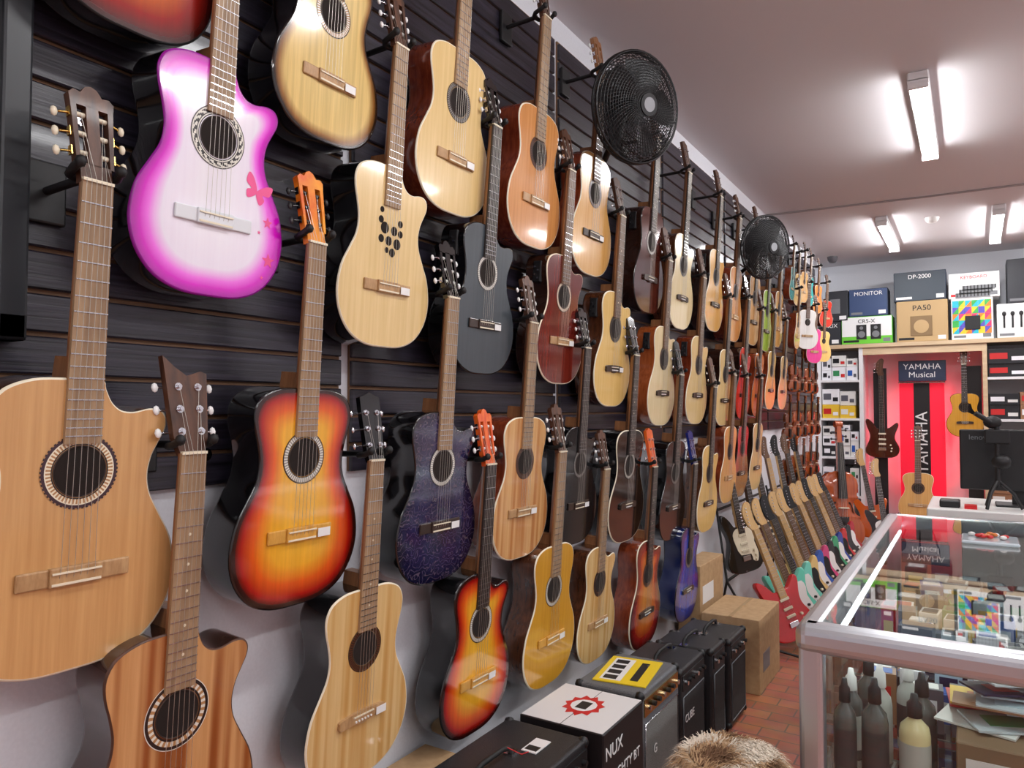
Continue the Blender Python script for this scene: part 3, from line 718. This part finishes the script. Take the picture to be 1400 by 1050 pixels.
# LED batten: opaque housing above, half-round diffuser below (shines down and sideways only)
tube_m=M('led_tube',(247,247,248),.4,emit=70)
fixm=M('light_fixture_white',(238,238,240),.4)
def striplight(x,y,l=1.25):
    mb=MB(); mb.bbox(x-.048,x+.048,y,y+l,H-.05,H,fixm,.006,n=1)
    N=10; R_=.040
    ring=[(x+R_*math.cos(pi+pi*i/N),H-.05+R_*.75*math.sin(pi+pi*i/N)) for i in range(N+1)]
    mb.add([(a,y+.02,b_) for a,b_ in ring]+[(a,y+l-.02,b_) for a,b_ in ring],[(i,i+1,N+2+i,N+1+i) for i in range(N)],tube_m,smooth=True)
    for yy in (y,y+l-.02): mb.box(x-.045,x+.045,yy,yy+.02,H-.085,H-.04,fixm)
    mb.obj('strip_light',recalc=False)
for x,y in ((1.27,4.07),(.83,7.0),(1.68,7.1),(1.5,1.1),(1.3,-1.9),(3.2,-1.9),(3.2,-.1),(3.2,1.9),(3.2,4.07),(3.2,7.0)): striplight(x,y)  # right-hand row is unseen, added to throw light on the guitar fronts

# ------------------------------------------------------------------ glass counter
alu=M('aluminium',(206,210,216),.3,metal=.8)
gl=GLASS('clear_glass')
x0,x1,y0,y1,zt=1.07,1.85,2.0,4.4,.95
mb=MB()
def post(x,y,z0,z1,r=.03): mb.bbox(x-r,x+r,y-r,y+r,z0,z1,alu,.014)
for x in (x0+.036,x1-.036):
    for y in (y0+.036,y1-.036): post(x,y,0,zt-.02)
    mb.bbox(x-.038,x+.038,y0,y1,zt-.075,zt,alu,.026,n=4)
    mb.bbox(x-.025,x+.025,y0,y1,.08,.14,alu,.012)
for y in (y0+.036,y1-.036):
    mb.bbox(x0,x1,y-.038,y+.038,zt-.075,zt,alu,.026,n=4); mb.bbox(x0,x1,y-.025,y+.025,.08,.14,alu,.012)
mb.box(x0+.03,x1-.03,y0+.03,y1-.03,.10,.13,M('counter_base',(226,224,216),.5))
mb.box(x1-.035,x1-.03,y0+.05,y1-.05,.13,zt-.06,M('counter_back',(225,225,225),.5))
fill_led=M('counter_fill_led',(240,246,255),.4,emit=6)  # invented glowing strips, added to brighten the inside of the counter
for xx in (x0+.06,x1-.075): mb.bbox(xx,xx+.015,y0+.08,y1-.08,zt-.09,zt-.076,fill_led,.003,n=1)
o=mb.obj('glass_display_counter')
g=MB()
g.box(x0+.06,x1-.06,y0+.06,y1-.06,zt-.004,zt-.001,gl)
g.box(x0+.05,x1-.05,y0+.03,y0+.033,.14,zt-.06,gl); g.box(x0+.03,x0+.033,y0+.05,y1-.05,.14,zt-.06,gl)
g.box(x0+.04,x1-.04,y0+.05,y1-.05,.538,.542,gl)
g.obj('glass_panes',parent=o)
rc=[(225,225,222),(30,30,34),(196,40,40),(40,90,170),(230,190,60),(60,140,90),(150,110,80),(90,90,100),(210,120,50),(235,235,240),(20,24,60),(180,200,210)]
def pkmat(i): return M('package_%d'%i,rc[i],.35)
mb=MB()
for zs,hmax in ((.13,.28),(.543,.24)):
    y=2.52 if zs>.5 else 2.12
    while y<4.25:
        x=x0+.09; dy=random.uniform(.07,.14)
        while x<x1-.14:
            w=random.uniform(.05,.12); h=random.uniform(.06,hmax*random.uniform(.5,1))
            Tm=TR(x+w/2,y+dy/2,zs)@RZ(random.uniform(-8,8)); m=pkmat(random.choice([0,9,11,7,9,1,6,10,2,7,3,5,1,7]))
            mb.box(-w/2*.9,w/2*.9,-dy/2*.85,dy/2*.85,0,h,m,Tm)
            mb.box(-w/2*.7,w/2*.7,-dy/2*.6,dy/2*.6,h,h+.001,pkmat(random.choice([1,7,0,9,10,2,11,3])),Tm)
            mb.box(-w/2*.6,w/2*.6,-dy/2*.85-.001,-dy/2*.85,h*.3,h*.75,pkmat(random.randrange(12)),Tm)
            x+=w+.01
        y+=dy+.01
mb.obj('accessory_packages')
mb=MB()
clear=M('plastic_sleeve',(205,215,222),.15,coat=.8)
for k in range(16):
    Tm=TR(1.50+random.uniform(-.05,.17),2.27+random.uniform(-.04,.1),.70+k*.008)@RZ(random.uniform(-30,30))@RX(random.uniform(-5,5))
    mb.box(-.09,.09,-.06,.06,0,.005,clear if k%2 else pkmat(k%12),Tm); mb.box(-.05,.05,-.03,.03,.005,.006,pkmat((k*5)%12),Tm)
mb.obj('string_packets')
mb=MB(); mb.bbox(1.42,1.78,2.1,2.48,.545,.695,M('carton_brown',(132,108,82),.6),.003,n=1); mb.box(1.44,1.6,2.098,2.1,.58,.66,whp); mb.box(1.62,1.72,2.098,2.1,.57,.64,redm); mb.obj('merchandise_carton')
def bottle(x,y,z,h,r,body,cap,label):
    mb=MB()
    mb.lathe([(0,0),(r*.92,0),(r,.006),(r,h*.58),(r*.9,h*.66),(r*.42,h*.74),(r*.4,h*.78)],body,c=(x,y,z),n=20)
    mb.lathe([(r*.5,h*.76),(r*.52,h*.77),(r*.48,h*.9),(r*.3,h*.93),(r*.22,h),(0,h)],cap,c=(x,y,z),n=16)
    mb.lathe([(r*1.01,h*.12),(r*1.01,h*.5)],label,c=(x,y,z),n=20)
    mb.obj('polish_bottle')
bd=M('bottle_smoke',(88,92,90),.15,coat=.6); bc=M('bottle_cream',(226,212,160),.3,coat=.4); bl=M('bottle_label',(60,58,60),.5); blw=M('bottle_label_light',(186,188,182),.5)
for (x,y,h,r,b_,c,l) in ((1.17,2.12,.25,.028,bd,blackm,bl),(1.24,2.13,.26,.032,bd,blackm,bl),(1.17,2.24,.24,.03,bd,white,blw),(1.24,2.26,.26,.03,blw,white,blw),(1.33,2.14,.235,.036,bc,blackm,blw),(1.34,2.27,.25,.034,bd,blackm,bl),(1.2,2.37,.25,.03,bd,blackm,bl),(1.30,2.38,.25,.03,blw,white,bl)):
    bottle(x,y,.543,h,r,b_,c,l)
mb=MB(); mb.bbox(1.42,1.62,3.55,3.75,.95,.965,clear,.005,n=1)
for k in range(12): mb.ell((1.45+random.random()*.14,3.58+random.random()*.14,.975),(.014,.012,.008),pkmat((2,8,0,2)[k%4]),8)
mb.obj('picks_tray')

# ------------------------------------------------------------------ fur drum
mb=MB(); fx_,fy=.955,1.82; dz=.06
wd=WOOD('drum_wood',(96,56,30),(140,88,52),.4,.3,(30,30,4))
mb.lathe([(.0,0),(.1,0),(.105,.02),(.07,.12),(.055,.24),(.075,.33),(.10,.42+dz),(.115,.50+dz),(.115,.58+dz)],wd,c=(fx_,fy,0),n=32)
mb.lathe([(.0,.59+dz),(.10,.59+dz),(.117,.582+dz),(.122,.55+dz),(.118,.5+dz)],M('goat_hide',(206,180,146),.8,var=20,bscale=20),c=(fx_,fy,0),n=32)
for z in (.52+dz,.44+dz): mb.tube([(fx_+.122*math.cos(2*pi*k/32),fy+.122*math.sin(2*pi*k/32),z) for k in range(32)],.006,M('drum_ring',(150,120,60),.4,metal=.6),6,True)
for k in range(18):
    a=2*pi*k/18; mb.tube([(fx_+.125*math.cos(a),fy+.125*math.sin(a),.52+dz),(fx_+.10*math.cos(a+.12),fy+.10*math.sin(a+.12),.40+dz)],.003,M('drum_rope',(226,216,190),.8),5)
fur=[M('fur_white',(232,220,202),.8),M('fur_tan',(186,152,114),.8),M('fur_brown',(116,84,58),.8)]
for k in range(5200):
    a=random.random()*2*pi; r=.125*math.sqrt(random.random()); z=(.595 if r<.11 else .57)+dz
    base=Vector((fx_+r*math.cos(a),fy+r*math.sin(a),z))
    flow=.7+.9*math.sin(base.x*30)
    da=flow+random.uniform(-.6,.6) if r<.10 else a+random.uniform(-.5,.5)
    L_=random.uniform(.025,.05); up=random.uniform(.1,.6) if r<.10 else random.uniform(-.6,.15)
    d=Vector((math.cos(da),math.sin(da),up)).normalized()
    tip=base+d*L_+Vector((0,0,-.012)); mid=base+d*L_*.5+Vector((0,0,.004))
    s_=Vector((-math.sin(da),math.cos(da),0))*.0012
    nzv=math.sin(base.x*45+1)+math.sin(base.y*38)+random.uniform(-.6,.6)
    m=fur[0] if nzv>.1 else (fur[1] if nzv>-.9 else fur[2])
    mb.add([base-s_,base+s_,mid+s_*.8,mid-s_*.8,tip],[(0,1,2,3),(3,2,4)],m)
mb.obj('fur_covered_drum',recalc=False)

# ------------------------------------------------------------------ back shelving
lw=WOOD('shelf_light_wood',(196,170,136),(214,190,156),.45,.1,(4,40,40))
whs=M('shelf_white',(228,228,230),.45)
YS=8.72
mb=MB()
mb.box(.0,1.62,YS-.02,YB,2.17,2.21,lw); mb.box(1.62,4.4,YS-.02,YB,2.17,2.21,lw)
for x in (.0,.43,1.56,2.7,3.6,4.36): mb.box(x,x+.04,YS,YB,0,2.17,lw if x>.5 else whs)
for z in (.1,.54,.96,1.38,1.80):
    mb.box(.04,.43,YS,YB-.02,z,z+.025,whs)
    for xa,xb in ((1.6,2.7),(2.74,3.6),(3.64,4.36)): mb.box(xa,xb,YS,YB-.02,z,z+.025,whs)
mb.box(.04,4.4,YB-.03,YB-.001,0,2.17,M('shelf_back',(226,224,228),.6))
mb.box(.47,1.56,YS-.0,YB-.03,.0,.10,whs)
mb.box(.47,1.56,YS,YS+.02,2.09,2.17,lw)
mb.obj('display_shelving')
def pbox(name,x0,x1,z0,z1,base,fr,lab=None,labm=None,y=YS+.02,d=.3,size=.06,stripe=None):
    mb=MB(); mb.bbox(x0,x1,y,y+d,z0,z1,base,.004,n=1); mb.box(x0+.006,x1-.006,y-.0012,y,z0+.006,z1-.006,fr)
    if stripe: mb.box(x0+.006,x1-.006,y-.002,y-.001,z0+.006,z0+(z1-z0)*.28,stripe)
    mb.box(x0+.02,x0+(x1-x0)*.35,y-.0022,y-.0012,z0+.02,z0+.045,labm or grey)
    mb.box(x1-.09,x1-.02,y-.0022,y-.0012,z0+.02,z0+.06,whp if fr is not whp else grey)
    o=mb.obj(name)
    if lab: text('label',lab,size,((x0+x1)/2,y-.003,z0+(z1-z0)*.82),R_NY,labm or whp,o)
    return o,mb
cb=M('carton_kraft',(186,156,112),.7); dk=M('carton_dark',(44,46,52),.5); navy=M('carton_navy',(40,52,74),.5); grn=M('print_green',(110,200,60),.4)
mb=MB()
for z in (.125,.565,.985,1.405,1.825):
    for (xa,xb) in ((.05,.42),(1.61,2.69),(2.75,3.59),(3.65,4.34)):
        x=xa
        while x<xb-.07:
            w=random.uniform(.10,.19) if xa<1 else random.uniform(.18,.36); w=min(w,xb-x); zz=z
            top_=z+(.31 if z>1.8 else .36)*random.uniform(.75,.98)
            while zz<top_-.05:
                h=min(random.uniform(.11,.2) if xa<1 else random.uniform(.10,.16),top_-zz)
                c=random.choice([0,9,9,0,9,1,0,9,4]) if xa<1 else random.choice([6,6,1,0,6,1])
                yy=YS+.02+random.uniform(0,.03)
                mb.box(x,x+w-.006,yy,yy+.3,zz,zz+h-.003,pkmat(c))
                mb.box(x+.012,x+w*.5,yy-.002,yy,zz+h*.3,zz+h*.7,pkmat(random.choice([1,7,7,3,1,5] if c in (0,9) else [2,2,0,9])))
                mb.box(x+w*.6,x+w-.02,yy-.002,yy,zz+h*.2,zz+h*.45,pkmat(random.choice([2,7,1] if c in (0,9) else [0,9])))
                zz+=h
            x+=w
mb.obj('stocked_merchandise_boxes')
z=2.211
def keyb(o,x0,x1,z0,z1,y):
    mb=MB()
    for r in range(3):
        zz=z0+(z1-z0)*(.15+.2*r); mb.box(x0+.06+.03*r,x1-.08+.02*r,y-.003,y-.0015,zz,zz+.05,grey)
        for k in range(10): mb.box(x0+.07+.03*r+k*.03,x0+.08+.03*r+k*.03,y-.004,y-.003,zz+.01,zz+.05,blackm)
    mb.obj('print',parent=o)
def spk(o,cx,cz,y,s,m=blackm):
    mb=MB(); mb.box(cx-.05*s,cx+.05*s,y-.004,y-.002,cz-.08*s,cz+.08*s,m)
    mb.cyl((cx,y-.004,cz-.025*s),(cx,y-.006,cz-.025*s),.036*s,grey,n=20); mb.cyl((cx,y-.004,cz+.045*s),(cx,y-.006,cz+.045*s),.018*s,grey,n=16)
    mb.obj('speaker_print',parent=o)
Y2=YS+.02
o,_=pbox('speaker_carton',.26,.76,z,z+.30,M('carton_green',(90,190,60),.5),whp,'CR5-X',blackm,stripe=grn); spk(o,.46,z+.13,Y2,1); spk(o,.60,z+.13,Y2,1)
pbox('speaker_carton',.06,.25,z,z+.26,dk,dk,'NUX'); 
o,_=pbox('amplifier_box',.80,1.27,z,z+.43,cb,cb,'PA50',blackm,size=.08); 
m2=MB(); m2.bbox(.93,1.13,Y2-.006,Y2-.001,z+.06,z+.27,M('print_brown',(130,104,70),.6),.002,n=1); m2.cyl((1.03,Y2-.006,z+.16),(1.03,Y2-.008,z+.16),.07,cb,n=24); m2.obj('print',parent=o)
o,_=pbox('speaker_carton',1.30,1.66,z,z+.42,whp,whp,'')
m2=MB()
cc=[(40,180,200),(230,60,110),(240,200,50),(60,170,80),(240,130,50),(90,80,180)]
for i in range(6):
    for j in range(5):
        xa,za=1.31+i*.056,z+.06+j*.068; ya=Y2-.003
        m2.add([(xa,ya,za),(xa+.055,ya,za),(xa+.055,ya,za+.067)],[(0,1,2)],M('tri_%d'%((i*2+j*3)%6),cc[(i*2+j*3)%6],.4))
        m2.add([(xa,ya,za),(xa,ya,za+.067),(xa+.055,ya,za+.067)],[(0,1,2)],M('tri_%d'%((i*3+j+2)%6),cc[(i*3+j+2)%6],.4))
m2.bbox(1.42,1.55,Y2-.012,Y2-.003,z+.1,z+.24,blackm,.003,n=1); m2.obj('print',parent=o)
o,_=pbox('microphone_carton',1.69,2.1,z,z+.34,whp,whp,'')
m2=MB()
for i in range(4):
    m2.ell((1.75+i*.07,Y2-.006,z+.24),(.018,.004,.024),blackm,12); m2.box(1.742+i*.07,1.758+i*.07,Y2-.006,Y2-.002,z+.1,z+.23,blackm)
m2.obj('print',parent=o)
pbox('drum_machine_carton',.78,1.26,z+.432,z+.74,navy,M('print_charcoal',(58,68,78),.5),'DP-2000',whp)
o,_=pbox('keyboard_carton',1.28,1.72,z+.422,z+.68,whp,whp,'KEYBOARD',redm,size=.045); keyb(o,1.28,1.72,z+.40,z+.58,Y2)
pbox('mixer_carton',1.78,2.2,z+.342,z+.78,dk,dk,'PRO')
pbox('speaker_carton',.34,.72,z+.302,z+.60,navy,M('print_blue',(50,70,110),.5),'MONITOR'); 
o,_=pbox('speaker_carton',.10,.33,z+.262,z+.60,dk,dk,''); spk(o,.2,z+.43,Y2,1,grey)
for i,(a,b_,h) in enumerate(((2.22,2.6,.4),(2.65,3.1,.5),(3.15,3.7,.35),(3.75,4.3,.5))): pbox('speaker_carton',a,b_,z,z+h,(cb,dk)[i%2],(cb,dk)[i%2],'AUDIO')

mb=MB(); banm=M('banner_red_backlit',(236,24,54),.5,emit=.55); mb.box(.80,1.22,8.93,8.935,.35,1.78,banm); 
mb.box(.935,1.085,8.925,8.93,.35,1.78,M('banner_black',(24,20,22),.5)); mb.cyl((.79,8.93,1.79),(1.23,8.93,1.79),.01,chrome); mb.cyl((.79,8.93,.35),(1.23,8.93,.35),.012,chrome)
mb.box(.76,1.26,8.935,9.16,.3,.34,blackm)
o=mb.obj('hanging_banner'); text('label','YAMAHA',.16,(1.01,8.92,1.15),(pi/2,-pi/2,0),whp,o)
mb=MB(); mb.bbox(.80,1.24,8.86,8.88,1.80,2.02,M('sign_navy',(44,52,76),.3),.003,n=1); mb.box(.86,1.0,8.88,9.165,1.9,1.93,blackm); o=mb.obj('brand_sign')
text('label','YAMAHA\nMusical',.085,(1.02,8.857,1.91),R_NY,whp,o)
for x in (.55,1.42):
    mb=MB(); mb.box(x,x+.13,8.90,8.92,.3,1.95,M('banner_black',(0,0,0))); mb.box(x+.06,x+.07,8.92,9.165,1.9,1.94,blackm); mb.obj('instrument_mount_board')
ledr=M('led_red',(255,60,84),.5,emit=13)
mb=MB()
for x in (.83,1.19): mb.box(x-.008,x+.008,9.03,9.05,.7,1.75,ledr); mb.box(x-.004,x+.004,9.05,9.165,1.0,1.04,blackm)
mb.obj('red_led_strip')
electric('bass_guitar',(.64,8.80,.98),(math.radians(2),0,math.radians(0)),(70,24,16),None,nk=dkwal,s=1.0,bass=True)
acoustic(AG,0,0,.9,0,'goldy','mah',black,('k','k'),fbD,dkwal,brD,slot=0,loc=(1.40,8.78,1.22),rot=(math.radians(2),0,0),sub=3,extra=('guard',))
acoustic(CG,0,0,1.0,0,'honey','mah',cream,('g','k'),fbM,dkwal,brW,loc=(.98,8.54,.36),rot=(math.radians(-8),0,0),sub=3)
mb=MB()
for sx in (-1,1):
    mb.tube([(.98,8.70,.33),(.98+sx*.1,8.66,.33),(.98+sx*.2,8.5,.02)],.009,blackm); mb.tube([(.98+sx*.1,8.66,.34),(.98+sx*.1,8.50,.34),(.98+sx*.1,8.48,.37)],.01,rubber)
mb.tube([(.98,8.70,.33),(.98,8.70,.02)],.009,blackm); mb.obj('guitar_stand')
electric('electric_guitar',(.62,8.35,.2),(math.radians(-10),math.radians(-10),math.radians(5)),(200,90,30),None)
electric('electric_guitar',(.76,7.95,.12),(math.radians(-12),math.radians(-6),math.radians(10)),(24,22,26),white)

# ------------------------------------------------------------------ cash desk behind the counter with monitor etc.
mb=MB(); dm=M('desk_white',(232,232,230),.35)
mb.bbox(1.24,2.9,4.72,5.4,.90,.95,dm,.008,n=2); mb.box(1.3,2.85,4.78,5.35,0,.90,dm); mb.obj('cash_desk')
mb=MB(); mb.bbox(1.40,1.96,5.0,5.03,1.04,1.385,blackm,.008,n=2); mb.bbox(1.48,1.88,5.03,5.07,1.09,1.32,blackm,.015,n=2)
mb.box(1.65,1.71,5.06,5.09,.96,1.2,blackm); mb.bbox(1.57,1.79,4.98,5.18,.95,.962,blackm,.004,n=1)
o=mb.obj('computer_monitor'); text('label','lenovo',.04,(1.50,4.998,1.34),R_NY,grey,o)
mb=MB(); c=Vector((1.58,4.86,.95))
for a in (0,120,240):
    mb.tube([c+Vector((0,0,.16)),c+Vector((.07*math.cos(math.radians(a)),.07*math.sin(math.radians(a)),.09)),c+Vector((.11*math.cos(math.radians(a)),.11*math.sin(math.radians(a)),.008))],.009,blackm)
mb.cyl(c+Vector((0,0,.12)),c+Vector((0,0,.46)),.013,blackm); mb.bbox(c.x-.06,c.x+.06,c.y-.02,c.y+.01,c.z+.36,c.z+.44,blackm,.008,n=2); mb.ell((c.x-.02,c.y,c.z+.48),(.045,.03,.035),blackm,12); mb.ell((c.x+.02,c.y,c.z+.26),(.05,.035,.04),blackm,12)
mb.cyl((c.x-.03,c.y-.02,c.z+.48),(c.x-.10,c.y-.05,c.z+.53),.014,blackm)
mb.obj('phone_tripod')
mb=MB(); mb.bbox(1.3,1.4,4.8,4.92,.95,.99,blackm,.006,n=1); mb.box(1.42,1.48,4.78,4.86,.95,.97,redm); mb.obj('card_reader')

# ------------------------------------------------------------------ world + camera
w=bpy.data.worlds.new('world'); scene.world=w; w.use_nodes=True
w.node_tree.nodes['Background'].inputs['Color'].default_value=(.5,.55,.6,1); w.node_tree.nodes['Background'].inputs['Strength'].default_value=.3
cd=bpy.data.cameras.new('camera'); cam=bpy.data.objects.new('camera',cd); scene.collection.objects.link(cam)
cam.location=(1.47,0,1.5); cam.rotation_euler=(math.radians(92),0,math.radians(32.2)); cd.sensor_width=36; cd.lens=36/1.4; cd.clip_start=.02
scene.camera=cam
